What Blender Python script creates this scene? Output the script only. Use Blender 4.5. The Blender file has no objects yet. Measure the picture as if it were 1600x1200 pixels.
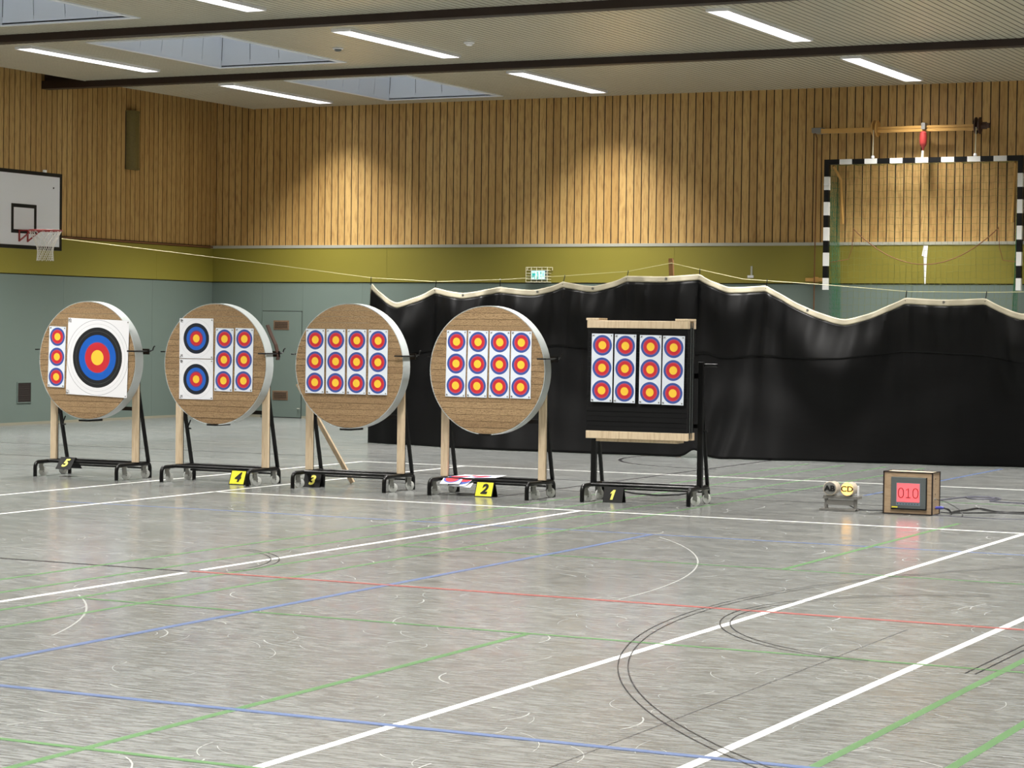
import bpy, math, random
from mathutils import Vector, Matrix

random.seed(7)
SC = bpy.context.scene
COL = SC.collection
PI = math.pi

# ------------------------------------------------------------------ camera, world, exposure
YAW, PITCH, ROLL, FPX, CAM_H = math.radians(26.48), math.radians(1.3846), math.radians(-0.7303), 3567.5, 1.653


def camera():
    cy, sy = math.cos(YAW), math.sin(YAW)
    fwd, right, down = Vector((-sy, cy, 0)), Vector((cy, sy, 0)), Vector((0, 0, -1))
    cp, sp = math.cos(PITCH), math.sin(PITCH)
    f2, d2 = cp * fwd + sp * down, cp * down - sp * fwd
    cr, sr = math.cos(ROLL), math.sin(ROLL)
    r3, d3 = cr * right + sr * d2, cr * d2 - sr * right
    cam = bpy.data.objects.new('camera', bpy.data.cameras.new('camera'))
    COL.objects.link(cam)
    m = Matrix((r3, -d3, -f2)).transposed().to_4x4()
    m.translation = Vector((0, 0, CAM_H))
    cam.matrix_world = m
    cam.data.sensor_fit = 'HORIZONTAL'
    cam.data.sensor_width = 36
    cam.data.lens = FPX * 36 / 1600
    cam.data.clip_end = 200
    SC.camera = cam


camera()
world = bpy.data.worlds.new('world')
SC.world = world
world.use_nodes = True
world.node_tree.nodes['Background'].inputs[0].default_value = (0.62, 0.70, 0.80, 1)   # overcast daylight above the skylights
world.node_tree.nodes['Background'].inputs[1].default_value = 1.3
SC.view_settings.view_transform = 'Standard'
SC.view_settings.look = 'None'
SC.view_settings.gamma = 1
SC.view_settings.use_curve_mapping = False
SC.view_settings.exposure = 0.0
LAMP_POWER = 255          # watts of each ceiling light strip
LAMP_SPREAD = math.radians(102)
LAMP_GLOW = 4.0

# ------------------------------------------------------------------ materials


def lin(c):
    return tuple((v / 255 / 12.92 if v / 255 <= .04045 else ((v / 255 + .055) / 1.055) ** 2.4) for v in c) + (1,)


def new_mat(name):
    m = bpy.data.materials.new(name)
    m.use_nodes = True
    nt = m.node_tree
    return m, nt, nt.nodes['Principled BSDF']


def plain(name, rgb, rough=.5, metal=0., spec=.5, var=0., scale=(6, 6, 6), bump=0., coat=0.):
    """one colour with a little noise variation"""
    m, nt, b = new_mat(name)
    b.inputs['Base Color'].default_value = lin(rgb)
    b.inputs['Roughness'].default_value = rough
    b.inputs['Metallic'].default_value = metal
    b.inputs['Specular IOR Level'].default_value = spec
    b.inputs['Coat Weight'].default_value = coat
    if var or bump:
        tc = nt.nodes.new('ShaderNodeTexCoord')
        mp = nt.nodes.new('ShaderNodeMapping')
        mp.inputs['Scale'].default_value = scale
        nz = nt.nodes.new('ShaderNodeTexNoise')
        nz.inputs['Scale'].default_value = 1
        nz.inputs['Detail'].default_value = 5
        nt.links.new(tc.outputs['Object'], mp.inputs['Vector'])
        nt.links.new(mp.outputs[0], nz.inputs['Vector'])
        if var:
            mx = nt.nodes.new('ShaderNodeMix')
            mx.data_type = 'RGBA'
            lo = tuple(max(0, v * (1 - var)) for v in rgb)
            hi = tuple(min(255, v * (1 + var)) for v in rgb)
            mx.inputs[6].default_value = lin(lo)
            mx.inputs[7].default_value = lin(hi)
            nt.links.new(nz.outputs['Fac'], mx.inputs[0])
            nt.links.new(mx.outputs[2], b.inputs['Base Color'])
        if bump:
            bp = nt.nodes.new('ShaderNodeBump')
            bp.inputs['Strength'].default_value = bump
            bp.inputs['Distance'].default_value = .01
            nt.links.new(nz.outputs['Fac'], bp.inputs['Height'])
            nt.links.new(bp.outputs[0], b.inputs['Normal'])
    return m


def grain(name, c1, c2, c3, scale, rough=.5, fine=(60, 60, 4), bump=.1, rnd=.5):
    """wood / straw: per-piece tone from the object's random number, stretched grain, darker flecks"""
    m, nt, b = new_mat(name)
    N, L = nt.nodes.new, nt.links.new
    tc, oi = N('ShaderNodeTexCoord'), N('ShaderNodeObjectInfo')
    off = N('ShaderNodeVectorMath')
    off.operation = 'MULTIPLY_ADD'
    off.inputs[1].default_value = (1, 1, 1)
    mul = N('ShaderNodeMath')
    mul.operation = 'MULTIPLY'
    mul.inputs[1].default_value = 37.
    L(oi.outputs['Random'], mul.inputs[0])
    L(tc.outputs['Object'], off.inputs[0])
    L(mul.outputs[0], off.inputs[2])
    mp = N('ShaderNodeMapping')
    mp.inputs['Scale'].default_value = scale
    mp2 = N('ShaderNodeMapping')
    mp2.inputs['Scale'].default_value = fine
    n1, n2 = N('ShaderNodeTexNoise'), N('ShaderNodeTexNoise')
    for n in (n1, n2):
        n.inputs['Scale'].default_value = 1
        n.inputs['Detail'].default_value = 4
    L(off.outputs[0], mp.inputs[0]); L(off.outputs[0], mp2.inputs[0])
    L(mp.outputs[0], n1.inputs['Vector']); L(mp2.outputs[0], n2.inputs['Vector'])
    mixf = N('ShaderNodeMath')
    mixf.operation = 'MULTIPLY_ADD'
    mixf.inputs[1].default_value = rnd
    L(oi.outputs['Random'], mixf.inputs[0])
    sc2 = N('ShaderNodeMath')
    sc2.operation = 'MULTIPLY'
    sc2.inputs[1].default_value = 1 - rnd
    L(n1.outputs['Fac'], sc2.inputs[0])
    L(sc2.outputs[0], mixf.inputs[2])
    mx = N('ShaderNodeMix'); mx.data_type = 'RGBA'
    mx.inputs[6].default_value, mx.inputs[7].default_value = lin(c1), lin(c2)
    L(mixf.outputs[0], mx.inputs[0])
    mr = N('ShaderNodeMapRange')
    mr.inputs[1].default_value, mr.inputs[2].default_value = .47, .72
    mr.inputs[3].default_value, mr.inputs[4].default_value = 0, .6
    L(n2.outputs['Fac'], mr.inputs[0])
    m2 = N('ShaderNodeMix'); m2.data_type = 'RGBA'
    m2.inputs[7].default_value = lin(c3)
    L(mx.outputs[2], m2.inputs[6]); L(mr.outputs[0], m2.inputs[0])
    L(m2.outputs[2], b.inputs['Base Color'])
    b.inputs['Roughness'].default_value = rough
    if bump:
        bp = N('ShaderNodeBump')
        bp.inputs['Strength'].default_value = bump
        bp.inputs['Distance'].default_value = .01
        L(n2.outputs['Fac'], bp.inputs['Height']); L(bp.outputs[0], b.inputs['Normal'])
    return m


def glow(name, rgb, strength):
    m, nt, b = new_mat(name)
    b.inputs['Base Color'].default_value = lin(rgb)
    b.inputs['Emission Color'].default_value = lin(rgb)
    b.inputs['Emission Strength'].default_value = strength
    return m


def floor_mat():
    m, nt, b = new_mat('grey_linoleum')
    N, L = nt.nodes.new, nt.links.new
    tc = N('ShaderNodeTexCoord')

    def noise(scale, detail=4, dist=0.):
        mp = N('ShaderNodeMapping'); mp.inputs['Scale'].default_value = scale
        n = N('ShaderNodeTexNoise'); n.inputs['Scale'].default_value = 1
        n.inputs['Detail'].default_value = detail; n.inputs['Distortion'].default_value = dist
        L(tc.outputs['Object'], mp.inputs[0]); L(mp.outputs[0], n.inputs['Vector'])
        return n.outputs['Fac']

    def ramp(src, a, bb, lo, hi):
        r = N('ShaderNodeMapRange')
        r.inputs[1].default_value, r.inputs[2].default_value = a, bb
        r.inputs[3].default_value, r.inputs[4].default_value = lo, hi
        L(src, r.inputs[0])
        return r.outputs[0]

    def mix(fac, a, bcol):
        x = N('ShaderNodeMix'); x.data_type = 'RGBA'
        L(fac, x.inputs[0])
        if isinstance(a, tuple): x.inputs[6].default_value = a
        else: L(a, x.inputs[6])
        x.inputs[7].default_value = bcol
        return x.outputs[2]
    c = mix(ramp(noise((7, 44, 1), 6, .5), .40, .60, 0, 1), lin((96, 98, 97)), lin((132, 134, 132)))
    c = mix(ramp(noise((5, 85, 1), 4, .6), .56, .74, 0, .6), c, lin((74, 76, 74)))
    c = mix(ramp(noise((9, 75, 1), 4, 1.4), .58, .76, 0, .65), c, lin((170, 172, 169)))
    c = mix(ramp(noise((.35, .35, 1), 2), .45, .75, 0, .3), c, lin((116, 112, 105)))
    L(c, b.inputs['Base Color'])
    L(ramp(noise((1.2, 4, 1), 4), .3, .7, .16, .27), b.inputs['Roughness'])
    b.inputs['Specular IOR Level'].default_value = .5
    return m


def face_mat(name, stops, spots, corner):
    """printed paper target: rings from the distance to the (folded) spot centre, small black print in the corners"""
    m, nt, b = new_mat(name)
    N, L = nt.nodes.new, nt.links.new
    tc, sx = N('ShaderNodeTexCoord'), N('ShaderNodeSeparateXYZ')
    L(tc.outputs['Object'], sx.inputs[0])

    def mth(op, a, bb=None, c=None):
        n = N('ShaderNodeMath'); n.operation = op
        for i, v in enumerate((a, bb, c)):
            if v is None: continue
            if isinstance(v, (int, float)): n.inputs[i].default_value = v
            else: L(v, n.inputs[i])
        return n.outputs[0]
    x, z = sx.outputs[0], sx.outputs[2]
    zz = z
    if spots:
        k = mth('ROUND', mth('DIVIDE', z, spots))
        zz = mth('SUBTRACT', z, mth('MULTIPLY', k, spots))
    d = mth('SQRT', mth('ADD', mth('MULTIPLY', x, x), mth('MULTIPLY', zz, zz)))
    cr = N('ShaderNodeValToRGB')
    cr.color_ramp.interpolation = 'CONSTANT'
    rmax = 1.25 * stops[-1][0]
    els = cr.color_ramp.elements
    els[0].position, els[0].color = 0, lin(stops[0][1])
    els[1].position, els[1].color = stops[1][0] / rmax, lin(stops[1][1])
    for r, c in stops[2:]:
        e = els.new(r / rmax); e.color = lin(c)
    L(mth('DIVIDE', d, rmax), cr.inputs[0])
    ax, az = mth('ABSOLUTE', x), mth('ABSOLUTE', z)
    (cx0, cx1, cz0, cz1) = corner
    mask = mth('MULTIPLY', mth('MULTIPLY', mth('GREATER_THAN', ax, cx0), mth('LESS_THAN', ax, cx1)),
               mth('MULTIPLY', mth('GREATER_THAN', az, cz0), mth('LESS_THAN', az, cz1)))
    left = mth('LESS_THAN', x, 0)
    nz = N('ShaderNodeTexNoise'); nz.inputs['Scale'].default_value = 130
    L(tc.outputs['Object'], nz.inputs['Vector'])
    blk = mth('MULTIPLY', mth('MULTIPLY', mask, left), mth('GREATER_THAN', nz.outputs['Fac'], .5))
    mx = N('ShaderNodeMix'); mx.data_type = 'RGBA'
    L(blk, mx.inputs[0]); L(cr.outputs[0], mx.inputs[6]); mx.inputs[7].default_value = lin((25, 25, 28))
    L(mx.outputs[2], b.inputs['Base Color'])
    b.inputs['Roughness'].default_value = .55
    return m


PAPER, YEL, RED, BLU, BLK = (226, 233, 244), (250, 204, 62), (202, 40, 50), (56, 82, 158), (22, 24, 28)
MAT = dict(
    floor=floor_mat(),
    wall=plain('grey_green_paint', (108, 122, 115), .55, var=.03, scale=(.8, .8, .8)),
    olive=plain('olive_paint', (132, 123, 46), .5, var=.03, scale=(.7, .7, .7)),
    wood=grain('wall_pine', (172, 133, 74), (214, 178, 114), (140, 98, 50), (9, 9, .9), .5, (34, 34, 5), .05, .5),
    backing=plain('dark_backing', (16, 9, 7), .9),
    ceil=plain('ceiling_strip_cream', (200, 196, 178), .27, spec=.6, var=.02, scale=(1, .3, 1)),
    ceil_gap=plain('ceiling_void', (26, 23, 18), .8),
    beam=plain('dark_brown_beam', (42, 27, 20), .5, var=.1),
    base=plain('baseboard', (150, 146, 128), .5),
    trim=plain('aluminium_trim', (188, 188, 176), .35, metal=.3),
    white=plain('white_enamel', (236, 236, 238), .35),
    paint_w=plain('court_white', (226, 226, 222), .35),
    paint_g=plain('court_green', (86, 120, 80), .35, var=.08, scale=(3, 3, 3)),
    paint_b=plain('court_blue', (88, 104, 140), .35, var=.06, scale=(3, 3, 3)),
    paint_r=plain('court_red', (150, 84, 80), .35, var=.06, scale=(3, 3, 3)),
    paint_k=plain('court_black', (38, 36, 38), .35),
    scuff=plain('pale_scuff', (152, 153, 150), .4),
    skylight=plain('skylight_lining', (222, 226, 232), .5),
    black=plain('black_steel', (9, 9, 10), .35, spec=.35),
    blackp=plain('black_plastic', (11, 11, 12), .4, spec=.35),
    foam=plain('black_foam', (12, 12, 13), .8, spec=.25, var=.3, scale=(2, 2, 12)),
    post=grain('pine_post', (212, 190, 158), (226, 206, 176), (182, 152, 116), (14, 14, 1.4), .55, (50, 50, 6), .05, .3),
    straw=grain('pressed_straw', (138, 110, 78), (182, 153, 114), (84, 62, 40), (16, 16, 40), .9, (60, 60, 120), .9, .38),
    strap=plain('rim_strap', (186, 192, 192), .38, var=.05, scale=(7, 7, 7), spec=.6),
    wheel=plain('grey_wheel', (196, 198, 194), .4),
    zinc=plain('zinc_fork', (150, 150, 146), .35, metal=.8),
    leather=plain('brown_strap', (74, 50, 40), .6),
    curtain=plain('black_net_fabric', (7, 7, 8), .45, spec=.22, var=.4, scale=(3, 3, 30)),
    curtain2=plain('black_net_fabric_lower', (9, 9, 10), .5, spec=.18, var=.5, scale=(4, 4, 40)),
    hem=plain('cream_hem', (176, 168, 146), .7, var=.05, scale=(9, 9, 9)),
    cord=plain('pale_cord', (206, 200, 150), .6),
    cable=plain('black_cable', (20, 20, 22), .45),
    cable_g=plain('grey_cable', (84, 84, 96), .45),
    yellow=plain('sign_yellow', (240, 232, 60), .4),
    signtxt=plain('sign_letter_yellow', (244, 232, 110), .4),
    ply=grain('plywood', (164, 140, 112), (190, 164, 134), (140, 112, 84), (3, 3, 20), .5, (12, 12, 70), .03, .2),
    burnt=plain('burnt_edge', (36, 24, 20), .7),
    bezel=plain('bezel_grey', (92, 98, 98), .45),
    bezel2=plain('bezel_blue_grey', (112, 128, 138), .45),
    red=plain('red_enamel', (150, 50, 48), .4),
    screen=glow('screen_red', (255, 92, 98), 1.0),
    digit=plain('digit_dark_red', (96, 14, 22), .6),
    lampbody=plain('lamp_tube_beige', (196, 184, 166), .3),
    lens_off=plain('lens_dark', (128, 128, 124), .2),
    lens_on=glow('lens_lit', (255, 190, 92), 3.2),
    bracket=plain('grey_metal', (128, 126, 122), .4, metal=.2),
    txt_k=plain('letter_black', (14, 14, 14), .5),
    txt_g=plain('letter_grey', (70, 60, 40), .5),
    plug=plain('blue_plug', (70, 74, 160), .4),
    tan=plain('tan_enamel', (196, 152, 84), .4),
    rope=plain('brown_rope', (120, 78, 44), .7),
    net=plain('green_net', (112, 116, 58), .7),
    netside=plain('green_net_side', (46, 110, 74), .7),
    netw=plain('white_net', (226, 220, 210), .7),
    speaker=plain('olive_grille', (112, 98, 50), .6, var=.1, scale=(30, 30, 30)),
    grille=plain('brown_grille', (112, 90, 70), .6, var=.25, scale=(60, 60, 60)),
    recess=plain('dark_recess', (44, 36, 32), .7),
    sign_lit=glow('sign_lit', (190, 245, 245), 1.1),
    sign_teal=glow('sign_teal', (40, 160, 160), .8),
    cage=plain('white_wire', (220, 216, 186), .4),
    tube=glow('fluorescent_tube', (255, 252, 255), LAMP_GLOW),
    spot3=face_mat('three_spot_print', [(0, YEL), (.0395, RED), (.067, (204, 66, 92)), (.075, (112, 84, 148)), (.078, BLU), (.0985, PAPER)], .2165,
                   (.083, .104, .300, .318)),
    f80=face_mat('face_80_print', [(0, YEL), (.08, RED), (.158, (150, 70, 120)), (.164, (8, 92, 192)), (.24, BLK), (.279, (110, 110, 112)),
                                   (.282, BLK), (.32, (238, 238, 242)), (.358, (170, 172, 178)), (.361, (238, 238, 242)),
                                   (.398, (150, 152, 158)), (.402, (238, 238, 242))], 0, (.355, .40, .36, .405)),
    f40=face_mat('face_40_print', [(0, YEL), (.041, RED), (.074, (110, 60, 120)), (.084, (30, 98, 198)), (.122, (14, 24, 40)), (.16, (236, 237, 242)),
                                   (.198, (196, 198, 204)), (.200, (236, 237, 242))], 0, (.168, .198, .168, .198)),
)

# ------------------------------------------------------------------ mesh building


class MB:
    def __init__(self):
        self.v, self.f, self.mi = [], [], []

    def add(self, vs, fs, mi=0):
        o = len(self.v)
        self.v += [tuple(p) for p in vs]
        self.f += [tuple(i + o for i in q) for q in fs]
        self.mi += [mi] * len(fs)
        return self

    def box(self, x0, x1, y0, y1, z0, z1, mi=0):
        return self.add([(x, y, z) for z in (z0, z1) for y in (y0, y1) for x in (x0, x1)],
                        [(0, 2, 3, 1), (4, 5, 7, 6), (0, 1, 5, 4), (2, 6, 7, 3), (0, 4, 6, 2), (1, 3, 7, 5)], mi)

    def hexa(self, pts, mi=0):
        """8 points ordered like box()"""
        return self.add(pts, [(0, 2, 3, 1), (4, 5, 7, 6), (0, 1, 5, 4), (2, 6, 7, 3), (0, 4, 6, 2), (1, 3, 7, 5)], mi)

    def bar(self, p0, p1, w, h, up=(0, 0, 1), mi=0):
        p0, p1 = Vector(p0), Vector(p1)
        d = (p1 - p0).normalized()
        s = d.cross(Vector(up))
        s = s.normalized() if s.length > 1e-5 else Vector((1, 0, 0))
        u = s.cross(d)
        pts = [p + s * a * w / 2 + u * b * h / 2 for b in (-1, 1) for p in (p0, p1) for a in (-1, 1)]
        return self.hexa(pts, mi)

    def tube(self, pts, r, n=8, closed=False, caps=True, mi=0):
        pts = [Vector(p) for p in pts]
        k = len(pts)
        rs = r if isinstance(r, (list, tuple)) else [r] * k
        t0 = (pts[1] - pts[0]).normalized()
        a = Vector((0, 0, 1)) if abs(t0.z) < .9 else Vector((1, 0, 0))
        u = t0.cross(a).normalized()
        vs = []
        for i, p in enumerate(pts):
            if closed: t = (pts[(i + 1) % k] - pts[i - 1]).normalized()
            else: t = (pts[min(i + 1, k - 1)] - pts[max(i - 1, 0)]).normalized()
            u = (u - t * u.dot(t)).normalized()
            w = t.cross(u)
            vs += [p + (u * math.cos(2 * PI * j / n) + w * math.sin(2 * PI * j / n)) * rs[i] for j in range(n)]
        fs = []
        for i in range(k if closed else k - 1):
            i2 = (i + 1) % k
            fs += [(i * n + j, i * n + (j + 1) % n, i2 * n + (j + 1) % n, i2 * n + j) for j in range(n)]
        if caps and not closed:
            fs += [tuple(range(n - 1, -1, -1)), tuple((k - 1) * n + j for j in range(n))]
        return self.add(vs, fs, mi)

    def lathe(self, prof, c, axis='Y', n=24, mi=0):
        """prof: (radius, distance along axis)"""
        vs = []
        for r, h in prof:
            for j in range(n):
                a = 2 * PI * j / n
                p = {'Y': (r * math.cos(a), h, r * math.sin(a)), 'Z': (r * math.cos(a), r * math.sin(a), h), 'X': (h, r * math.cos(a), r * math.sin(a))}[axis]
                vs.append((c[0] + p[0], c[1] + p[1], c[2] + p[2]))
        fs = []
        for i in range(len(prof) - 1):
            fs += [(i * n + j, i * n + (j + 1) % n, (i + 1) * n + (j + 1) % n, (i + 1) * n + j) for j in range(n)]
        fs += [tuple(range(n - 1, -1, -1)), tuple((len(prof) - 1) * n + j for j in range(n))]
        return self.add(vs, fs, mi)

    def prism(self, poly, y0, y1, mi=0):
        """poly in (x, z), extruded along y"""
        n = len(poly)
        vs = [(x, y0, z) for x, z in poly] + [(x, y1, z) for x, z in poly]
        fs = [tuple(range(n)), tuple(range(2 * n - 1, n - 1, -1))] + [(i, i + n, (i + 1) % n + n, (i + 1) % n) for i in range(n)]
        return self.add(vs, fs, mi)

    def mesh(self, name):
        me = bpy.data.meshes.new(name)
        me.from_pydata(self.v, [], self.f)
        import bmesh
        bm = bmesh.new(); bm.from_mesh(me)
        bmesh.ops.recalc_face_normals(bm, faces=bm.faces)
        bm.to_mesh(me); bm.free()
        if any(self.mi): me.polygons.foreach_set('material_index', self.mi)
        return me

    def build(self, name, mats, parent=None, smooth=False, loc=(0, 0, 0), bevel=0):
        me = self.mesh(name)
        for m in (mats if isinstance(mats, (list, tuple)) else [mats]): me.materials.append(m)
        if smooth:
            me.polygons.foreach_set('use_smooth', [True] * len(me.polygons))
            me.set_sharp_from_angle(angle=math.radians(40))
        return link(name, me, parent, loc, bevel)


def link(name, me, parent=None, loc=(0, 0, 0), bevel=0):
    o = bpy.data.objects.new(name, me)
    COL.objects.link(o)
    o.location = loc
    if parent: o.parent = parent
    if bevel:
        b = o.modifiers.new('bevel', 'BEVEL'); b.width = bevel; b.segments = 1; b.limit_method = 'ANGLE'
    return o


def tag(o, label=None, cat=None, group=None, kind=None):
    for k, v in (('label', label), ('category', cat), ('group', group), ('kind', kind)):
        if v: o[k] = v
    return o


def thing(name, label, cat, loc=(0, 0, 0), group=None, rz=0):
    o = bpy.data.objects.new(name, None)
    COL.objects.link(o)
    o.location = loc
    o.rotation_euler.z = rz
    o.empty_display_size = .1
    return tag(o, label, cat, group)


def children(o):
    return [c for c in bpy.data.objects if c.parent == o]


def copy_tree(o, parent=None):
    c = o.copy()
    COL.objects.link(c)
    c.parent = parent
    for ch in children(o): copy_tree(ch, c)
    return c


def text_mesh(body, size, bold=0., shear=0., depth=.002):
    cu = bpy.data.curves.new('letter', 'FONT')
    cu.body, cu.size, cu.offset, cu.shear, cu.extrude = body, size, bold, shear, depth
    cu.align_x, cu.align_y = 'CENTER', 'CENTER'
    cu.resolution_u = 6
    o = bpy.data.objects.new('letter', cu)
    COL.objects.link(o)
    me = bpy.data.meshes.new_from_object(o.evaluated_get(bpy.context.evaluated_depsgraph_get()))
    bpy.data.objects.remove(o)
    return me


def put_text(name, body, size, mat, parent, loc, rx=PI / 2, bold=0., shear=0., sx=1.):
    me = text_mesh(body, size, bold, shear)
    me.materials.clear(); me.materials.append(mat)
    o = link(name, me, parent, loc)
    o.rotation_euler.x = rx
    o.scale.x = sx
    return o


def arc_pts(c, r, a0, a1, n, z=0):
    return [(c[0] + r * math.cos(a0 + (a1 - a0) * i / n), c[1] + r * math.sin(a0 + (a1 - a0) * i / n), z) for i in range(n + 1)]


# ------------------------------------------------------------------ the hall
XL, XR, YF, YB, ZC, ZR = -23.6, 4.2, -9.6, 35.0, 5.57, 6.6
BAYS = [30.10 - 5.155 * k for k in range(8)]           # beam lines
ROWS = [-20.75, -15.52, -10.22, -4.95, .3]             # light rows
SKY = [(-19.52, -17.45, b + 1.05, b + 4.2) for b in BAYS[:3]]

floor = tag(MB().box(XL - .2, XR + .2, YF - .2, YB + .2, -.2, 0).build('floor', MAT['floor']), kind='structure')


def strip(name, p0, p1, w, mat, z=.0012):
    """a painted line on the floor, part of the floor"""
    (x0, y0), (x1, y1) = p0, p1
    d = Vector((x1 - x0, y1 - y0)).normalized()
    n = Vector((-d.y, d.x)) * w / 2
    vs = [(x0 + n.x, y0 + n.y), (x0 - n.x, y0 - n.y), (x1 - n.x, y1 - n.y), (x1 + n.x, y1 + n.y)]
    MB().add([(x, y, 0.0002) for x, y in vs] + [(x, y, z) for x, y in vs],
             [(4, 5, 6, 7), (0, 1, 5, 4), (1, 2, 6, 5), (2, 3, 7, 6), (3, 0, 4, 7)]).build(name, mat, floor)


def ring_line(name, c, r, a0, a1, w, mat, z=.0012, n=64):
    A, B = arc_pts(c, r - w / 2, a0, a1, n, z), arc_pts(c, r + w / 2, a0, a1, n, z)
    MB().add(A + B, [(i, i + 1, i + n + 2, i + n + 1) for i in range(n)]).build(name, mat, floor)


W, G, B_, R_, K = (MAT['paint_' + k] for k in 'wgbrk')
# white lines running towards the back wall
strip('court_line', (-4.63, 4), (-4.63, 27.6), .05, W)
strip('court_line', (-3.235, 4), (-3.235, 27.9), .05, W)
strip('court_line', (-8.705, 8), (-8.705, 12.62), .05, W)
strip('court_line', (-8.705, 12.82), (-8.705, 18.92), .05, W)
strip('court_line', (-12.72, 13), (-12.70, 24.24), .05, W)
strip('court_line', (-14.09, 15), (-14.12, 24.26), .05, W)
# white lines running along the back wall
strip('court_line', (-12.74, 18.93), (-2, 18.93), .05, W)
strip('court_line', (-14.12, 24.26), (-2, 24.26), .05, W)
# green badminton lines
for x, y0, y1 in ((-5.415, 4, 11.13), (-2.815, 4, 27), (-2.35, 4, 27), (-7.965, 6, 27.4), (-8.45, 6, 27.4), (-9.0, 9, 27.4), (-9.455, 9, 27.4), (-5.375, 15.06, 19.6)):
    strip('court_line', (x, y0), (x, y1), .045, G, .0009)
for y, x0, x1 in ((7.18, -9, 0), (11.11, -8.45, 0), (15.06, -8.45, 0), (22.0, -6.4, -3)):
    strip('court_line', (x0, y), (x1, y), .04, G, .0016)
# blue
strip('court_line', (-7.21, 5), (-7.21, 17.07), .05, B_, .0018)
strip('court_line', (-9, 8.235), (0, 8.235), .05, B_, .0022)
strip('court_line', (-13.2, 17.06), (-2, 17.06), .05, B_, .0007)
strip('court_line', (-7.13, 22.4), (-7.13, 27.9), .05, B_, .0007)
# red / black long line
strip('court_line', (-8.72, 12.72), (0, 12.72), .05, R_, .0022)
strip('court_line', (-16, 12.70), (-8.78, 12.70), .05, K, .0008)
# black lines further back
strip('court_line', (-20, 22.72), (-2, 22.72), .045, K, .0007)
strip('court_line', (-21, 24.95), (-14.9, 24.95), .045, K, .0007)
strip('court_line', (-10.1, 19.9), (-10.1, 28), .045, K, .0007)
strip('court_line', (-21, 21.2), (-2, 21.2), .03, K, .0006)
ring_line('court_line', (-10.09, 27.33), 1.77, PI * .86, PI * 1.52, .045, K)
# double thin outlines of the basketball zone
for r in (6.25, 6.20):
    ring_line('court_arc', (1.228, 12.739), r, PI * .62, PI * 1.38, .006, K, .0026, 120)
for r in (1.713, 1.655):
    ring_line('court_arc', (-3.082, 12.69), r, PI * .62, PI * 1.42, .007, K, .0026)
for r in (1.28, 1.22):
    ring_line('court_arc', (-9.73, 13.02), r, -PI * .05, PI * .38, .007, K, .0026)
strip('court_line', (-2.955, 10.93), (-2.955, 14.2), .007, K, .0026)
strip('court_line', (-2.905, 10.93), (-2.905, 14.2), .007, K, .0026)
strip('floor_seam', (-3.68, 6), (-3.68, 12.4), .005, K, .0005)
ring_line('scuff_mark', (-11.74, 12.94), 6.106, -.02, .70, .012, MAT['scuff'], .0007)
ring_line('scuff_mark', (-11.4, 8.284), 4.12, .35, .80, .012, MAT['scuff'], .0007)
sm = MB()
rr = random.Random(5)
for i in range(900):                                   # short curved scratches all over the floor
    d = rr.uniform(6.5, 24)
    a = rr.uniform(-.235, .235)
    cx, cy = d * math.sin(a) * 1.0, d * math.cos(a)
    x, y = cx * math.cos(YAW) - cy * math.sin(YAW), cx * math.sin(YAW) + cy * math.cos(YAW)
    r, a0 = rr.uniform(.08, .5), rr.uniform(0, 2 * PI)
    a1, w = a0 + rr.uniform(.25, 1.1), rr.choice((.002, .003, .003, .004, .008))
    A, Bq = arc_pts((x, y), r - w / 2, a0, a1, 6, .0005), arc_pts((x, y), r + w / 2, a0, a1, 6, .0005)
    sm.add(A + Bq, [(k, k + 1, k + 8, k + 7) for k in range(6)])
tag(sm.build('scuff_marks', MAT['scuff'], floor), kind='stuff')

# walls ---------------------------------------------------------------
PITCH_W = .1362
wall_back = tag(MB().box(XL - .2, XR + .2, YB, YB + .2, 0, ZR).build('wall_back', MAT['backing']), kind='structure')
wall_left = tag(MB().box(XL - .2, XL, YF, YB, 0, ZR).build('wall_left', MAT['backing']), kind='structure')
wall_right = tag(MB().box(XR, XR + .2, YF, YB, 0, ZR).build('wall_right', MAT['wall']), kind='structure')
wall_front = tag(MB().box(XL, XR, YF - .2, YF, 0, ZR).build('wall_front', MAT['wall']), kind='structure')
for y0, y1, z0, z1, m in ((0, 0, 2.43, 3.05, 'olive'), (0, 0, 3.1, 6.0, 'wood')):
    MB().box(XR - .03, XR, YF, YB, z0, z1).build('band_panel', MAT[m], wall_right)
    MB().box(XL, XR, YF, YF + .03, z0, z1).build('band_panel', MAT[m], wall_front)

pm = MB().box(-.0595, .0595, -.005, .002, 3.10, 6.0).mesh('plank')
pm.materials.append(MAT['wood'])
xs = [-12.76 + PITCH_W * (k + .5) for k in range(-80, 36)]
rest = MB()
for x in xs:
    if x - .06 > XL: link('plank', pm, wall_back, (x, YB, 0))
MB().box(XL, -12.76 - 79 * PITCH_W - .0085, YB - .005, YB + .002, 3.10, 6.0).build('plank', MAT['wood'], wall_back)
x = xs[-1] + PITCH_W
while x < XR - .1:
    rest.box(x - .0595, x + .0595, YB - .005, YB + .002, 3.10, 6.0); x += PITCH_W
tag(rest.build('plank_row', MAT['wood'], wall_back), kind='stuff')
pm = MB().box(-.002, .004, -.0595, .0595, 3.10, 6.0).mesh('plank')
pm.materials.append(MAT['wood'])
rest = MB()
k = -4
y = 29.057 + PITCH_W * (k + .5)
while y < YB - .061:
    link('plank', pm, wall_left, (XL, y, 0)); y += PITCH_W
MB().box(XL - .002, XL + .004, y - PITCH_W / 2 + .0085, YB - .006, 3.10, 6.0).build('plank', MAT['wood'], wall_left)
y = 29.057 + PITCH_W * (k - .5)
while y > YF + .1:
    rest.box(XL - .002, XL + .004, y - .0595, y + .0595, 3.10, 6.0); y -= PITCH_W
tag(rest.build('plank_row', MAT['wood'], wall_left), kind='stuff')

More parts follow.
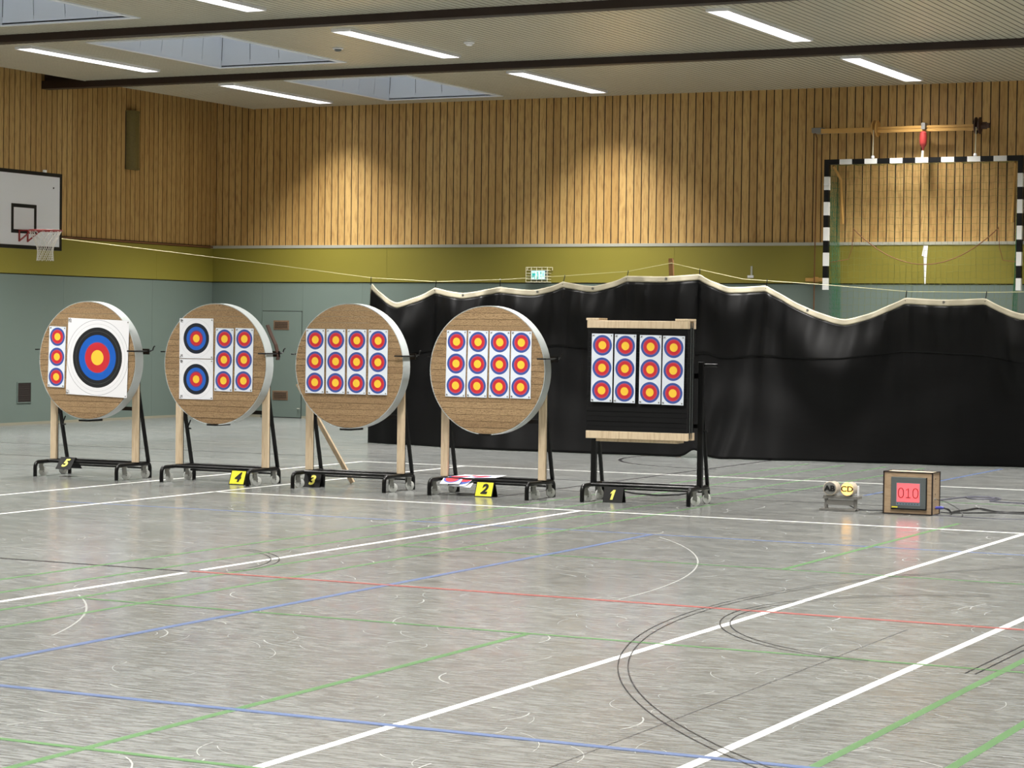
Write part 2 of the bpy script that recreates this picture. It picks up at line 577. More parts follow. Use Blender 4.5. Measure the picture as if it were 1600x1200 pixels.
DX0, DX1, DZ = -22.475, -21.645, 1.912                 # door opening in the back wall


def panels(wall, edges, z0, z1, mat, along, t=.03):
    for a, b in zip(edges, edges[1:]):
        m = MB()
        if along == 'x': m.box(a + .0015, b - .0015, YB - t, YB, z0, z1)
        else: m.box(XL, XL + t, a + .0015, b - .0015, z0, z1)
        m.build('wall_panel', mat, wall)


panels(wall_back, [XL + .03, DX0 - .012], 0, 2.43, MAT['wall'], 'x')
panels(wall_back, [DX0 - .012, DX1 + .012], DZ + .012, 2.43, MAT['wall'], 'x')
panels(wall_back, [DX1 + .012, -20.4, -17.9, -15.4, -12.9, -10.4, -7.9, -5.4, -2.9, -.4, XR], 0, 2.43, MAT['wall'], 'x')
panels(wall_back, [XL + .03, -19.9, -14.45, -9.4, -4, XR], 2.445, 3.05, MAT['olive'], 'x', .045)
panels(wall_left, [YF, -5, 0, 5, 10, 15, 20, 23, 25.6, 28.1, 30.6, 33.1, YB - .03], 0, 2.43, MAT['wall'], 'y')
panels(wall_left, [YF, 0, 10, 20, 27.5, 33.2, YB - .045], 2.445, 3.05, MAT['olive'], 'y', .045)
t = MB().box(XL, XR, YB - .055, YB, 3.05, 3.10).build('trim_1', MAT['trim']); tag(t, kind='structure')
t = MB().box(XL, XL + .055, YF, YB - .056, 3.06, 3.085).build('trim_2', MAT['rope']); tag(t, kind='structure')
tag(MB().box(XL + .04, DX0 - .02, YB - .045, YB - .03, 0, .04).box(DX1 + .02, XR, YB - .045, YB - .03, 0, .04).build('baseboard_back', MAT['base']), kind='structure')
tag(MB().box(XL + .03, XL + .045, YF, YB - .05, 0, .04).build('baseboard_left', MAT['base']), kind='structure')

door = tag(MB().box(DX0, DX1, YB - .05, YB - .01, .012, DZ).build('door_1', MAT['wall'], bevel=.003), kind='structure')
MB().box(DX0, DX1, YB - .054, YB - .049, .012, .17).build('kick_plate', MAT['wall'], door)
for zc, xo in ((1.665, .41), (.40, .40)):
    f = MB().box(DX0 + xo - .165, DX0 + xo + .165, YB - .056, YB - .048, zc - .085, zc + .085).build('vent_frame', MAT['grille'], door, bevel=.004)
    MB().box(DX0 + xo - .135, DX0 + xo + .135, YB - .058, YB - .053, zc - .057, zc + .057).build('vent_mesh', MAT['recess'], f)
    sl = MB()
    for q in range(7): sl.box(DX0 + xo - .135, DX0 + xo + .135, YB - .062, YB - .056, zc - .052 + q * .016, zc - .046 + q * .016)
    sl.build('vent_slat', MAT['grille'], f)
MB().tube([(DX1 - .05, YB - .05, .17), (DX1 - .05, YB - .085, .17), (DX1 + .0, YB - .085, .17)], .008).build('door_handle', MAT['trim'], door)
tag(MB().box(DX0 - .02, DX1 + .02, YB - .012, YB - .001, 0, DZ + .02).build('trim_3', MAT['recess']), kind='structure')

# ceiling ----------------------------------------------------------------
# roof slab with openings for the skylights
cm = MB()
sx0, sx1 = SKY[0][0], SKY[0][1]
cm.box(XL - .2, sx0, YF - .2, YB + .2, ZR, ZR + .2).box(sx1, XR + .2, YF - .2, YB + .2, ZR, ZR + .2)
ys = [YF - .2] + [v for s in reversed(SKY) for v in (s[2], s[3])] + [YB + .2]
for a, b in zip(ys[::2], ys[1::2]): cm.box(sx0, sx1, a, b, ZR, ZR + .2)
ceiling = tag(cm.build('ceiling', MAT['ceil_gap']), kind='structure')
# void sheet just above the strips (dark joints)
vm = MB()
CX0 = -22.70
vm.box(CX0, sx0 - .02, YF, YB, ZC + .0032, ZC + .02).box(sx1 + .02, XR, YF, YB, ZC + .0032, ZC + .02)
for a, b in zip(ys[::2], ys[1::2]): vm.box(sx0 - .02, sx1 + .02, max(a, YF), min(b, YB), ZC + .0032, ZC + .02)
vm.build('backing_sheet', MAT['ceil_gap'], ceiling)
MB().box(CX0 - .02, CX0, YF, YB, ZC - .005, ZR).build('edge_fascia', MAT['ceil'], ceiling)


def strip_mesh(gaps):
    m = MB()
    segs, y = [], YF
    for a, b in sorted(gaps):
        segs.append((y, a)); y = b
    segs.append((y, YB - .002))
    for a, b in segs:
        m.box(-.0425, .0425, a, b, ZC, ZC + .003)
    me = m.mesh('ceiling_strip')
    me.materials.append(MAT['ceil'])
    return me


full, cut = strip_mesh([]), strip_mesh([(s[2] - .06, s[3] + .06) for s in SKY])
x, rest = CX0 + .051, MB()
while x < XR - .06:
    if x < -6.2: link('ceiling_strip', cut if sx0 - .09 < x < sx1 + .09 else full, ceiling, (x, 0, 0))
    else: rest.box(x - .0425, x + .0425, YF, YB, ZC, ZC + .003)
    x += .1022
tag(rest.build('strip_field', MAT['ceil'], ceiling), kind='stuff')

for i, b in enumerate(BAYS):
    m = MB().box(XL, XR, b - .015, b + .015, 5.49, ZR).box(XL, XR, b - .10, b + .10, 5.47, 5.495)
    m.box(XL, XR, b - .10, b + .10, ZR - .03, ZR)
    for y0 in (b - .10, b + .095): m.box(XL, XR, y0, y0 + .005, 5.495, 5.60)
    tag(m.build('roof_beam', MAT['beam']), 'long dark brown steel beam crossing under the slatted ceiling' , 'beam', 'roof beams')

# skylights
for i, (x0, x1, y0, y1) in enumerate(SKY):
    w = tag(MB().box(x0 - .09, x0, y0 - .09, y1 + .09, ZC - .012, ZC + .1).box(x1, x1 + .09, y0 - .09, y1 + .09, ZC - .012, ZC + .1)
            .box(x0, x1, y0 - .09, y0, ZC - .012, ZC + .1).box(x0, x1, y1, y1 + .09, ZC - .012, ZC + .1).build('window_%d' % (i + 1), MAT['skylight']), kind='structure')
    nx, ny = 4, 6
    ins, z0, z1 = .16, ZC + .02, ZR + .22
    for k in range(nx):
        for ya, yb in ((y0, y0 + ins), (y1, y1 - ins)):
            a, b = x0 + (x1 - x0) * k / nx + .006, x0 + (x1 - x0) * (k + 1) / nx - .006
            fa, fb = x0 + ins + (x1 - x0 - 2 * ins) * k / nx + .006, x0 + ins + (x1 - x0 - 2 * ins) * (k + 1) / nx - .006
            s = .01 if yb > ya else -.01
            MB().hexa([(a, ya - s, z0), (b, ya - s, z0), (a, ya, z0), (b, ya, z0), (fa, yb - s, z1), (fb, yb - s, z1), (fa, yb, z1), (fb, yb, z1)]).build('lining_panel', MAT['skylight'], w)
    for k in range(ny):
        for xa, xb in ((x0, x0 + ins), (x1, x1 - ins)):
            a, b = y0 + (y1 - y0) * k / ny + .006, y0 + (y1 - y0) * (k + 1) / ny - .006
            fa, fb = y0 + ins + (y1 - y0 - 2 * ins) * k / ny + .006, y0 + ins + (y1 - y0 - 2 * ins) * (k + 1) / ny - .006
            s = .01 if xb > xa else -.01
            MB().hexa([(xa - s, a, z0), (xa, a, z0), (xa - s, b, z0), (xa, b, z0), (xb - s, fa, z1), (xb, fa, z1), (xb - s, fb, z1), (xb, fb, z1)]).build('lining_panel', MAT['skylight'], w)
    MB().box(x0 - .05, x0 - .02, y0 - .05, y1 + .05, z0, z1).box(x1 + .02, x1 + .05, y0 - .05, y1 + .05, z0, z1).box(x0, x1, y0 - .05, y0 - .02, z0, z1).box(x0, x1, y1 + .02, y1 + .05, z0, z1).build('shaft', MAT['bezel'], w)
    pm_, nt_, bb_ = new_mat('skylight_pane')
    bb_.inputs['Base Color'].default_value = (.86, .9, .95, 1)
    bb_.inputs['Transmission Weight'].default_value = 1
    bb_.inputs['Roughness'].default_value = .6
    for k in range(3):
        MB().box(x0 + .02, x1 - .02, y0 + (y1 - y0) * k / 3 + .012, y0 + (y1 - y0) * (k + 1) / 3 - .012, z1 + .001, z1 + .009).build('pane', pm_, w)

# ceiling lights
fm_frame = MB().box(-.15, -.128, 0, 3.12, -.035, .02).box(.128, .15, 0, 3.12, -.035, .02).box(-.128, .128, 0, .02, -.035, .02).box(-.128, .128, 3.10, 3.12, -.035, .02).box(-.128, .128, 1.55, 1.57, -.033, .02).mesh('housing')
fm_frame.materials.append(MAT['white'])
fm_tube = MB().box(-.125, .125, 0, 1.525, -.028, -.010).mesh('tube_cover')
fm_tube.materials.append(MAT['tube'])
for x in ROWS:
    for b in BAYS:
        if b < -8: continue
        y = b + 1.02
        t = thing('ceiling_light', 'long white twin fluorescent light strip set in the slatted ceiling', 'light', (x, y, ZC), 'ceiling light strips')
        link('housing', fm_frame, t)
        for yy in (.022, 1.573): link('tube_cover', fm_tube, t, (0, yy, 0))
        la = bpy.data.lights.new('light_strip', 'AREA')
        la.shape, la.size, la.size_y = 'RECTANGLE', .25, 3.08
        la.energy, la.spread, la.color = LAMP_POWER, LAMP_SPREAD, (1, .975, .935)
        lo = bpy.data.objects.new('light_strip', la)
        COL.objects.link(lo)
        lo.parent = t
        lo.location = (0, 1.56, -.04)

for i, (x, y, lb) in enumerate(((-16.61, 27.72, 'small round smoke detector beside a skylight on the ceiling'), (-14.57, 27.80, 'small round smoke detector beyond the light strip away from the skylight'))):
    t = thing('smoke_detector', lb, 'detector', (x, y, ZC))
    MB().lathe([(.075, 0), (.08, -.012), (.07, -.02)], (0, 0, 0), 'Z', 20).build('base', MAT['white'], t, True)
    MB().lathe([(.05, -.02), (.05, -.035), (.03, -.05)], (0, 0, 0), 'Z', 20).build('sensor_dome', MAT['white'] if i else MAT['bezel'], t, True)

# ------------------------------------------------------------------ archery stands
def stand_base(t, wood):
    for s in (-1, 1):
        x = .535 * s
        pts = [(x, 0, 0), (x, 0, .09)] + [(x, .055 - .055 * math.cos(a), .10 + .055 * math.sin(a)) for a in (.4, .8, 1.2)] + [(x, .055, .155), (x, .55, .155)]
        pts += [(x, .55 + .05 * math.sin(a), .105 + .05 * math.cos(a)) for a in (.4, .8, 1.2)] + [(x, .60, .09), (x, .60, 0)]
        r = MB().tube(pts, .021, 10).build('side_rail', MAT['black'], t, True)
    MB().tube([(-.53, .215, .158), (.53, .215, .158)], .018, 10).build('crossbar', MAT['black'], t, True)
    MB().tube([(-.53, .53, .158), (.53, .53, .158)], .017, 10).build('crossbar', MAT['black'], t, True)
    MB().tube([(-.53, .53, .105), (.53, .53, .105)], .010, 8).build('crossbar', MAT['black'], t, True)
    for s in (-1, 1):
        for y, a in ((.12, -.75), (.47, -.55)):
            c = thing_part('caster', t, (.535 * s + .012 * s, y, 0), a)
            MB().box(-.03, .03, -.028, .028, .128, .136).build('plate', MAT['zinc'], c)
            MB().hexa([(-.022, -.02, .06), (-.017, -.02, .06), (-.022, .03, .06), (-.017, .03, .06), (-.022, -.02, .13), (-.017, -.02, .13), (-.022, .015, .13), (-.017, .015, .13)]) \
                .hexa([(.017, -.02, .06), (.022, -.02, .06), (.017, .03, .06), (.022, .03, .06), (.017, -.02, .13), (.022, -.02, .13), (.017, .015, .13), (.022, .015, .13)]) \
                .tube([(-.026, .02, .048), (.026, .02, .048)], .007, 8).build('fork', MAT['zinc'], c)
            MB().lathe([(.012, -.016), (.016, -.013), (.038, -.013), (.048, -.009), (.048, .009), (.038, .013), (.016, .013), (.012, .016)], (0, .02, .048), 'X', 20).build('wheel', MAT['wheel'], c, True)
    for s in (-1, 1):
        x = .54 * s
        MB().bar((x, .37, .95), (x, .565, .165), .03, .03, (1, 0, 0)).build('brace', MAT['black'], t)
        if wood:
            MB().box(x - .038, x + .038, .31, .345, .175, 1.40).build('post', MAT['post'], t, bevel=.003)
            MB().box(x - .036, x + .036, .346, .358, .165, 1.38).build('post_steel', MAT['black'], t)
        else:
            MB().box(x - .025, x + .025, .30, .35, .165, 1.36).build('post', MAT['black'], t, bevel=.003)
    MB().box(-.53, .53, .37, .385, .725, .765).build('crossbar', MAT['black'], t)


def thing_part(name, parent, loc, rz=0):
    """an empty that groups the pieces of one part"""
    o = bpy.data.objects.new(name, None)
    COL.objects.link(o)
    o.parent = parent
    o.location = loc
    o.rotation_euler.z = rz
    o.empty_display_size = .03
    return o


def clamp(t, s, hook):
    if not hook:
        MB().tube([(.60 * s, .13, 1.365), (.645 * s, .13, 1.365), (.645 * s, .36, 1.365), (.56 * s, .36, 1.365)], .007, 6).build('side_clamp', MAT['black'], t)
        return
    m = MB().tube([(.565 * s, .13, 1.365), (.655 * s, .128, 1.365), (.655 * s, .43, 1.365)], .008, 8)
    m.box(.53 * s - .03, .66 * s + .012, .368, .385, 1.33, 1.39)
    if hook: m.tube([(.655 * s, .42, 1.37), (.665 * s, .45, 1.375), (.67 * s, .46, 1.41), (.68 * s, .47, 1.42)], .007, 6)
    m.build('side_clamp', MAT['black'], t, False)


stand0 = thing('target_stand', '', 'stand', (0, 0, 0), 'wheeled target stands')
stand_base(stand0, True)
for s in (-1, 1): clamp(stand0, s, s > 0)
MB().box(-.065, .065, .135, .37, .603, .620).box(-.065, .065, .366, .384, .603, .73).build('ledge', MAT['black'], stand0)

LAYERS = 20
BR, BT = .625, .14


def layer_meshes():
    out = []
    h = 2 * BR / LAYERS
    for k in range(LAYERS):
        z0, z1 = -BR + k * h + .0012, -BR + (k + 1) * h - .0012
        right = [(math.sqrt(max(0, BR * BR - z * z)), z) for z in [z0 + (z1 - z0) * i / 5 for i in range(6)]]
        poly = right + [(-x, z) for x, z in reversed(right)]
        poly = [p for i, p in enumerate(poly) if p != poly[i - 1]]
        me = MB().prism(poly, 0, BT).mesh('layer')
        me.materials.append(MAT['straw'])
        out.append(me)
    return out


LM = layer_meshes()
ring = MB()
n = 72
for r0, r1 in ((BR + .001, BR + .009),):
    vs = []
    for j in range(n):
        a = 2 * PI * j / n
        for r, y in ((r0, .004), (r1, .002), (r1, BT), (r0, BT)): vs.append((r * math.cos(a), y, r * math.sin(a)))
    ring.add(vs, [(4 * j + k, 4 * j + (k + 1) % 4, 4 * ((j + 1) % n) + (k + 1) % 4, 4 * ((j + 1) % n) + k) for j in range(n) for k in range(4)])
RING = ring.mesh('rim_strap')
RING.materials.append(MAT['strap'])
RING.polygons.foreach_set('use_smooth', [True] * len(RING.polygons))
RING.set_sharp_from_angle(angle=math.radians(40))

pin_mesh = MB().lathe([(.007, 0), (.007, -.004), (.004, -.007)], (0, 0, 0), 'Y', 10).mesh('pin')
pin_mesh.materials.append(MAT['zinc'])


def paper(name, w, h, t=.0016, bend=.0):
    return MB().box(-w / 2, w / 2, -t, 0, -h / 2, h / 2)


P3 = paper('face', .221, .655).mesh('target_face'); P3.materials.append(MAT['spot3'])
P80 = paper('face', .80, .82).mesh('target_face'); P80.materials.append(MAT['f80'])
P40 = paper('face', .422, .42).mesh('target_face'); P40.materials.append(MAT['f40'])


def face(me, x, y, z, w, h, label, group=None, ry=0, rz=0):
    o = link('paper_target', me, None, (x, y, z))
    o.rotation_euler = (0, ry, rz)
    tag(o, label, 'paper target', group)
    for a in (-1, 1):
        for b in (-1, 1): link('pin', pin_mesh, o, (a * (w / 2 - .017), -.0012, b * (h / 2 - .017)))
    return o


STANDS = [  # number, stand x, board x, board z, front y
    (5, -14.995, -14.973, 1.257, 19.69), (4, -13.40, -13.385, 1.245, 19.76), (3, -11.805, -11.785, 1.255, 19.79), (2, -10.205, -10.20, 1.242, 19.76)]
STAND_OBJ = {}
STAND_LABEL = {5: 'black wheeled stand with pine posts, a black number plate leaning on its base', 4: 'black wheeled stand with pine posts beside the yellow sign four',
               3: 'black wheeled stand with pine posts, wooden pole leaning behind it', 2: 'black wheeled stand with pine posts, loose papers lying on its base'}
for i, (num, sx, bx, bz, fy) in enumerate(STANDS):
    st = stand0 if i == 0 else copy_tree(stand0)
    st.location = (sx, fy, 0)
    st['label'] = STAND_LABEL[num]
    STAND_OBJ[num] = st
    bt = thing('target_butt', {5: 'round pressed-straw target butt holding the largest paper face', 4: 'round pressed-straw target butt with two square faces stacked beside two strips',
                               3: 'round straw target butt with four strips, a pole leaning behind it', 2: 'round straw target butt with four strips above the loose papers'}[num],
               'target', (bx, fy + .155, bz), 'round straw target butts')
    for k, me in enumerate(LM):
        link('layer', me, bt, (0, random.uniform(-.002, .002), 0))
    link('rim_strap', RING, bt)
    # ledge carries the board
FY = 19.910
for k, cx in enumerate((-10.5375, -10.299, -10.058, -9.823)):
    face(P3, cx, FY, 1.303, .221, .655, 'three-spot paper strip, one of four on the butt above loose papers', 'strip faces on butt 2', ry=(.014, .017, .006, .006)[k])
for k, cx in enumerate((-12.176, -11.932, -11.686, -11.438)):
    face(P3, cx, FY + .024, 1.299, .221, .655, 'three-spot paper strip, one of four on the butt with pole behind', 'strip faces on butt 3', ry=(.004, .0, .002, .002)[k])
face(P3, -13.267, FY, 1.293, .221, .655, 'three-spot paper strip right next to two stacked square faces', None, ry=.02)
face(P3, -13.021, FY, 1.296, .221, .655, 'three-spot paper strip by the straw rim, two papers away from the square faces', None, ry=.016)
face(P40, -13.614, FY, 1.51, .422, .42, 'upper of two small square black, blue, red and gold ring faces')
face(P40, -13.612, FY, 1.083, .422, .42, 'lower of two small square black, blue, red and gold ring faces')
face(P3, -15.368, 19.84, 1.289, .221, .655, 'lone three-spot paper strip beside the largest ring face', None, ry=.03)
face(P80, -14.829, 19.837, 1.289, .80, .82, 'largest square paper face with black, blue, red and gold rings', None, ry=.032)

# brown strap looped behind board 4, levers on two stands
t = thing('leather_strap', 'dark brown strap hanging behind the rim of the butt by sign 4', 'strap', (-12.80, 20.10, 1.36))
sp = [(-.06, 0, .30), (-.02, .01, .20), (.03, .02, .10), (.06, .03, -.02), (.05, .03, -.06)]
m = MB()
for a, b in zip(sp, sp[1:]): m.bar(a, b, .012, .055, (0, 1, 0))
m.build('strap_band', MAT['leather'], t)
for num, sx, fy in ((5, -14.995, 19.69), (4, -13.40, 19.76)):
    st = STAND_OBJ[num]
    MB().tube([(-.515, .44, .55), (-.47, .44, .55)], .008, 6).tube([(-.515, .44, .55), (-.49, .46, .64)], .007, 6).build('clamp_lever', MAT['black'], st)

# leaning pole behind stand 3
p = thing('wooden_pole', 'slim pale wooden pole leaning up behind the butt by sign 3', 'pole', (-12.193, 20.745, 0))
MB().bar((0, 0, .012), (-.52, -.27, 1.05), .045, .03, (0, 1, 0)).build('pole_shaft', MAT['post'], p)

# stand with the square foam target
s1 = thing('target_stand', 'black wheeled target stand with black steel posts carrying foam block', 'stand', (-8.6, 19.91, 0), 'wheeled target stands', rz=math.radians(4))
stand_base(s1, False)
MB().tube([(.56, .33, 1.33), (.70, .33, 1.33)], .016, 10).build('side_arm', MAT['black'], s1, True)
MB().tube([(.56, .33, .70), (.61, .33, .70)], .008, 6).build('side_arm', MAT['black'], s1, True)
MB().tube([(-.35, .28, .12), (-.1, .27, .085), (.15, .26, .075), (.35, .27, .09), (.5, .27, .12)], .009, 6).build('cord', MAT['cable'], s1, True)
MB().box(-.5, .5, .355, .37, 1.2, 1.25).build('crossbar', MAT['black'], s1)
fb = thing('foam_target', 'square layered black foam target clamped between pale wooden beams', 'target', (-8.64, 20.0, 0), rz=math.radians(1.5))
FW = .517
zz, k = .685, 0
while zz < 1.665:
    h = .0475
    d = random.uniform(-.004, .004)
    MB().box(-FW + .004 + d, FW - .004 + d, .006 + random.uniform(0, .006), .20, zz, zz + h - .0012).build('foam_layer', MAT['foam'], fb)
    zz += h
for z0, z1, tag_ in ((1.672, 1.745, 1), (.612, .684, 0)):
    MB().box(-FW, FW, 0, .06, z0, z1).build('wooden_beam', MAT['post'], fb, bevel=.003)
    MB().box(-FW, FW, .16, .22, z0, z1).build('wooden_beam', MAT['post'], fb, bevel=.003)
    zz = z1 if tag_ else z0 - .025
    for s in (-1, 1):
        if tag_: MB().box(s * (FW - .06) - .07, s * (FW - .06) + .06, .0, .22, z1, z1 + .022).build('wooden_block', MAT['post'], fb, bevel=.002)
    if not tag_: MB().box(-FW + .10, FW - .10, .02, .20, z0 - .028, z0).build('wooden_block', MAT['post'], fb, bevel=.002)
for s in (-1, 1):
    for y in (.08, .14): MB().tube([(s * (FW + .001), y, .63), (s * (FW + .001), y, 1.73)], .004, 6).build('threaded_rod', MAT['bezel'], fb)
MB().box(-FW + .07, FW - .07, .222, .232, .64, 1.70).build('back_plate', MAT['black'], fb)
for k, cx in enumerate((-8.993, -8.756, -8.497, -8.263)):
    face(P3, cx, 19.994 + .026 * (cx + 8.64), 1.29 - .004 * k, .221, .655, 'vertical three-spot paper strip pinned to the black foam target', 'strip faces on foam', ry=(.006, .009, .005, .009)[k], rz=math.radians(1.5))

# loose faces lying over the base of stand 2
lp_mat = plain('loose_paper', (236, 238, 244), .5)


MAT['p_red'] = plain('print_red', RED, .5)
MAT['p_blue'] = plain('print_blue', BLU, .5)
MAT['p_yel'] = plain('print_gold', YEL, .5)


def sheet(o, O, u, v, discs, name='sheet'):
    """a flat leaf spanned by u and v, with printed discs clipped to it"""
    O, u, v = Vector(O), Vector(u), Vector(v)
    nrm = u.cross(v).normalized()
    if nrm.z < 0: nrm = -nrm
    sh = MB().hexa([O, O + u, O + v, O + u + v] + [q + nrm * .0015 for q in (O, O + u, O + v, O + u + v)]).build(name, lp_mat, o)
    un, vn = u.normalized(), v.normalized()
    lu, lv = u.length, v.length
    for j, (cu, cv, r, mk) in enumerate(discs):
        ring = []
        for k in range(28):
            a_, b_ = cu + r * math.cos(2 * PI * k / 28), cv + r * math.sin(2 * PI * k / 28)
            a_, b_ = min(max(a_, .004), lu - .004), min(max(b_, .004), lv - .004)
            ring.append(O + un * a_ + vn * b_ + nrm * (.0022 + .0006 * j))
        MB().add(ring, [tuple(range(28))]).build('printed_spot', MAT[mk], sh)


lf = thing('loose_face', 'loose printed target sheets laid flat over the base bars of a stand', 'paper', (-10.45, 19.95, .165))
sheet(lf, (-.24, .035, .005), (.27, .02, 0), (.05, .34, .010), [(.10, .10, .10, 'p_blue'), (.10, .10, .08, 'p_red'), (.20, .28, .07, 'p_red')])
sheet(lf, (.0, .06, .008), (.24, .14, .0), (.0, .25, .012), [(.10, .10, .09, 'p_blue'), (.10, .10, .07, 'p_red')])
lf = thing('loose_face', 'crumpled printed target sheets drooping off the front base bar', 'paper', (-10.45, 19.95, .165))
sheet(lf, (-.24, .028, .006), (.21, .012, .002), (.02, -.13, -.055), [(.10, .03, .09, 'p_blue'), (.10, .03, .07, 'p_red')])
sheet(lf, (-.05, .03, .006), (.14, .012, .004), (-.04, -.12, -.075), [(.07, .02, .10, 'p_blue'), (.08, .0, .075, 'p_red')])
sheet(lf, (-.16, .02, -.032), (.25, .0, -.004), (.02, -.10, -.04), [(.14, .02, .05, 'p_blue')])

# ------------------------------------------------------------------ number signs
def one_mesh(h, w, flag=True):
    return MB().prism([(-w / 2, -h / 2), (w / 2, -h / 2), (w / 2 + .22 * h, h / 2), (w / 2 + .22 * h - w * .9, h / 2), (-h * .22 + .1 * h, h * .24), (-h * .25 + .1 * h, h * .10), (-w / 2 + .14 * h, h * .20)], -.0015, .0015)


def number_sign(num, x, y, yellow, rz=0., z=0., open_=.055, h=.148, w=.195, tilt=0.):
    col = {1: 'yellow figure one on a black tent sign below the foam target', 2: 'black figure two on a yellow tent sign before the loose papers',
           3: 'yellow figure three on a black tent sign beside a caster', 4: 'black figure four on a yellow tent sign against the stand foot',
           5: 'yellow figure five on a tilted black sign hung over base bars'}[num]
    t = thing('number_sign', col, 'sign', (x, y, z), 'number signs', rz)
    L = math.hypot(open_, h)
    a = math.atan2(open_, h)
    fr = MB().hexa([(-w / 2, 0, 0), (w / 2, 0, 0), (-w / 2, .006, 0), (w / 2, .006, 0), (-w / 2, open_, h), (w / 2, open_, h), (-w / 2, open_ + .006, h), (w / 2, open_ + .006, h)]).build('front_panel', MAT['blackp'], t)
    MB().hexa([(-w / 2, 2 * open_ + .01, 0), (w / 2, 2 * open_ + .01, 0), (-w / 2, 2 * open_ + .016, 0), (w / 2, 2 * open_ + .016, 0), (-w / 2, open_ + .006, h), (w / 2, open_ + .006, h), (-w / 2, open_ + .012, h), (w / 2, open_ + .012, h)]).build('back_panel', MAT['blackp'], t)
    if yellow:
        k0, k1, e = .06, .95, .008
        MB().hexa([(-w / 2 + e, open_ * k - d, h * k) if s < 0 else (w / 2 - e, open_ * k - d, h * k) for k in (k0, k1) for d in (.0025, .0005) for s in (-1, 1)]).build('plate', MAT['yellow'], t)
    if num == 1:
        o = one_mesh(.098, .024).build('figure', MAT['signtxt'], t, loc=(-.012, open_ * .5 - .005, h * .5))
        o.rotation_euler.x = -a
        return t
    put_text('figure', str(num), .135, MAT['txt_k'] if yellow else MAT['signtxt'], t, (0, open_ * .5 - .005, h * .5), PI / 2 - a, bold=.0055, shear=.22)
    return t


number_sign(2, -10.21, 19.89, True)
number_sign(4, -13.085, 19.885, True, rz=-.06)
number_sign(3, -12.272, 20.032, False, rz=.06, h=.140)
number_sign(1, -8.863, 19.975, False, rz=.1)
number_sign(5, -15.25, 19.80, False, rz=.0, z=.082, open_=.10, h=.125)

# ------------------------------------------------------------------ signal lamp and countdown clock
sl = thing('signal_lamp', 'pair of round signal lamps lettered AB and CD on grey metal bracket', 'lamp', (-6.70, 20.30, 0))
MB().box(-.20, .155, .0, .05, 0, .022).build('base_plate', MAT['bracket'], sl, bevel=.002)
MB().box(.06, .155, -.03, .10, 0, .02).box(-.20, -.10, .03, .16, 0, .02).build('foot', MAT['bracket'], sl, bevel=.002)
for x in (-.14, .142): MB().box(x - .014, x + .014, .02, .05, .022, .135).build('upright', MAT['bracket'], sl, bevel=.002)
MB().box(-.165, .17, .0, .14, .112, .142).build('shelf', MAT['bracket'], sl, bevel=.003)
MB().box(-.13, .13, .012, .02, .055, .105).build('shelf_apron', MAT['bracket'], sl)
MB().tube([(.02, .06, .10), (.05, .08, .06), (.10, .10, .03), (.2, .12, .01)], .005, 6).build('lead', MAT['cable'], sl, True)
MB().box(.135, .15, .10, .112, .14, .235).build('side_tab', MAT['white'], sl)
for nm, x, lit in (('AB', -.093, False), ('CD', .075, True)):
    h = MB().lathe([(.062, 0), (.066, .004), (.066, .02), (.062, .024), (.062, .13), (.05, .15), (.03, .155)], (x, -.015, .208), 'Y', 32).build('lamp_housing', MAT['lampbody'], sl, True)
    MB().lathe([(.0575, 0), (.0575, -.002)], (x, -.015, .208), 'Y', 32).build('lens', MAT['lens_on' if lit else 'lens_off'], h)
    put_text('letters', nm, .072, MAT['txt_g'] if lit else MAT['txt_k'], h, (x, -.0195, .207), bold=.0025, sx=1.15)

ck = thing('countdown_clock', 'plywood countdown clock with red screen reading 010', 'clock', (-6.045, 20.275, 0))
CW, CH, CD = .228, .392, .25
MB().box(-CW, CW, .006, CD - .006, .006, CH - .006).build('case', MAT['ply'], ck)
for s in (-1, 1):
    for y in (0, CD - .012): MB().box(s * CW - .006, s * CW + .006, y, y + .012, 0, CH).build('corner_strip', MAT['burnt'], ck)
    for z in (0, CH - .008): MB().box(s * CW - .004, s * CW + .004, 0, CD, z, z + .009).build('corner_strip', MAT['burnt'], ck)
for y, z in ((0, 0), (0, CH - .010), (CD - .012, CH - .010)): MB().box(-CW, CW, y, y + .012, z, z + .011).build('corner_strip', MAT['burnt'], ck)
bz = MB().box(-.155, .172, -.012, .008, .055, .343).build('bezel', MAT['bezel'], ck, bevel=.004)
MB().box(-.155, .172, -.008, .0075, .046, .056).box(.172, .180, -.008, .0075, .046, .343).build('bezel_edge', MAT['blackp'], bz)
MB().box(-.105, .122, -.0145, -.011, .085, .292).build('screen_surround', MAT['bezel2'], bz)
MB().box(-.097, .114, -.0165, -.014, .117, .286).build('screen', MAT['screen'], bz)
for cx in (-.058, .078):
    MB().tube([(cx + .024 * math.copysign(abs(math.cos(q)) ** .8, math.cos(q)), -.0172, .199 + .043 * math.copysign(abs(math.sin(q)) ** .8, math.sin(q))) for q in [2 * PI * k / 28 for k in range(28)]], .0042, 6, closed=True).build('digit_zero', MAT['digit'], bz, True)
MB().tube([(-.008, -.0172, .226), (.011, -.0172, .241), (.011, -.0172, .157)], .0042, 6).tube([(-.010, -.0172, .157), (.032, -.0172, .157)], .0042, 6).build('digit_one', MAT['digit'], bz, True)
for k in range(8): MB().box(-.095 + k * .027, -.085 + k * .027, -.0155, -.0145, .096, .101).build('key', MAT['blackp'], bz)
MB().box(-.145, -.09, -.0135, -.012, .062, .073).build('maker_plate', MAT['yellow'], bz)
for z in (.06, .19, .33): MB().tube([(CW, .1, z), (CW + .003, .1, z)], .006, 8).build('screw', MAT['black'], ck)
MB().tube([(CW, .09, .145), (CW + .012, .09, .145)], .010, 10).build('knob', MAT['zinc'], ck)
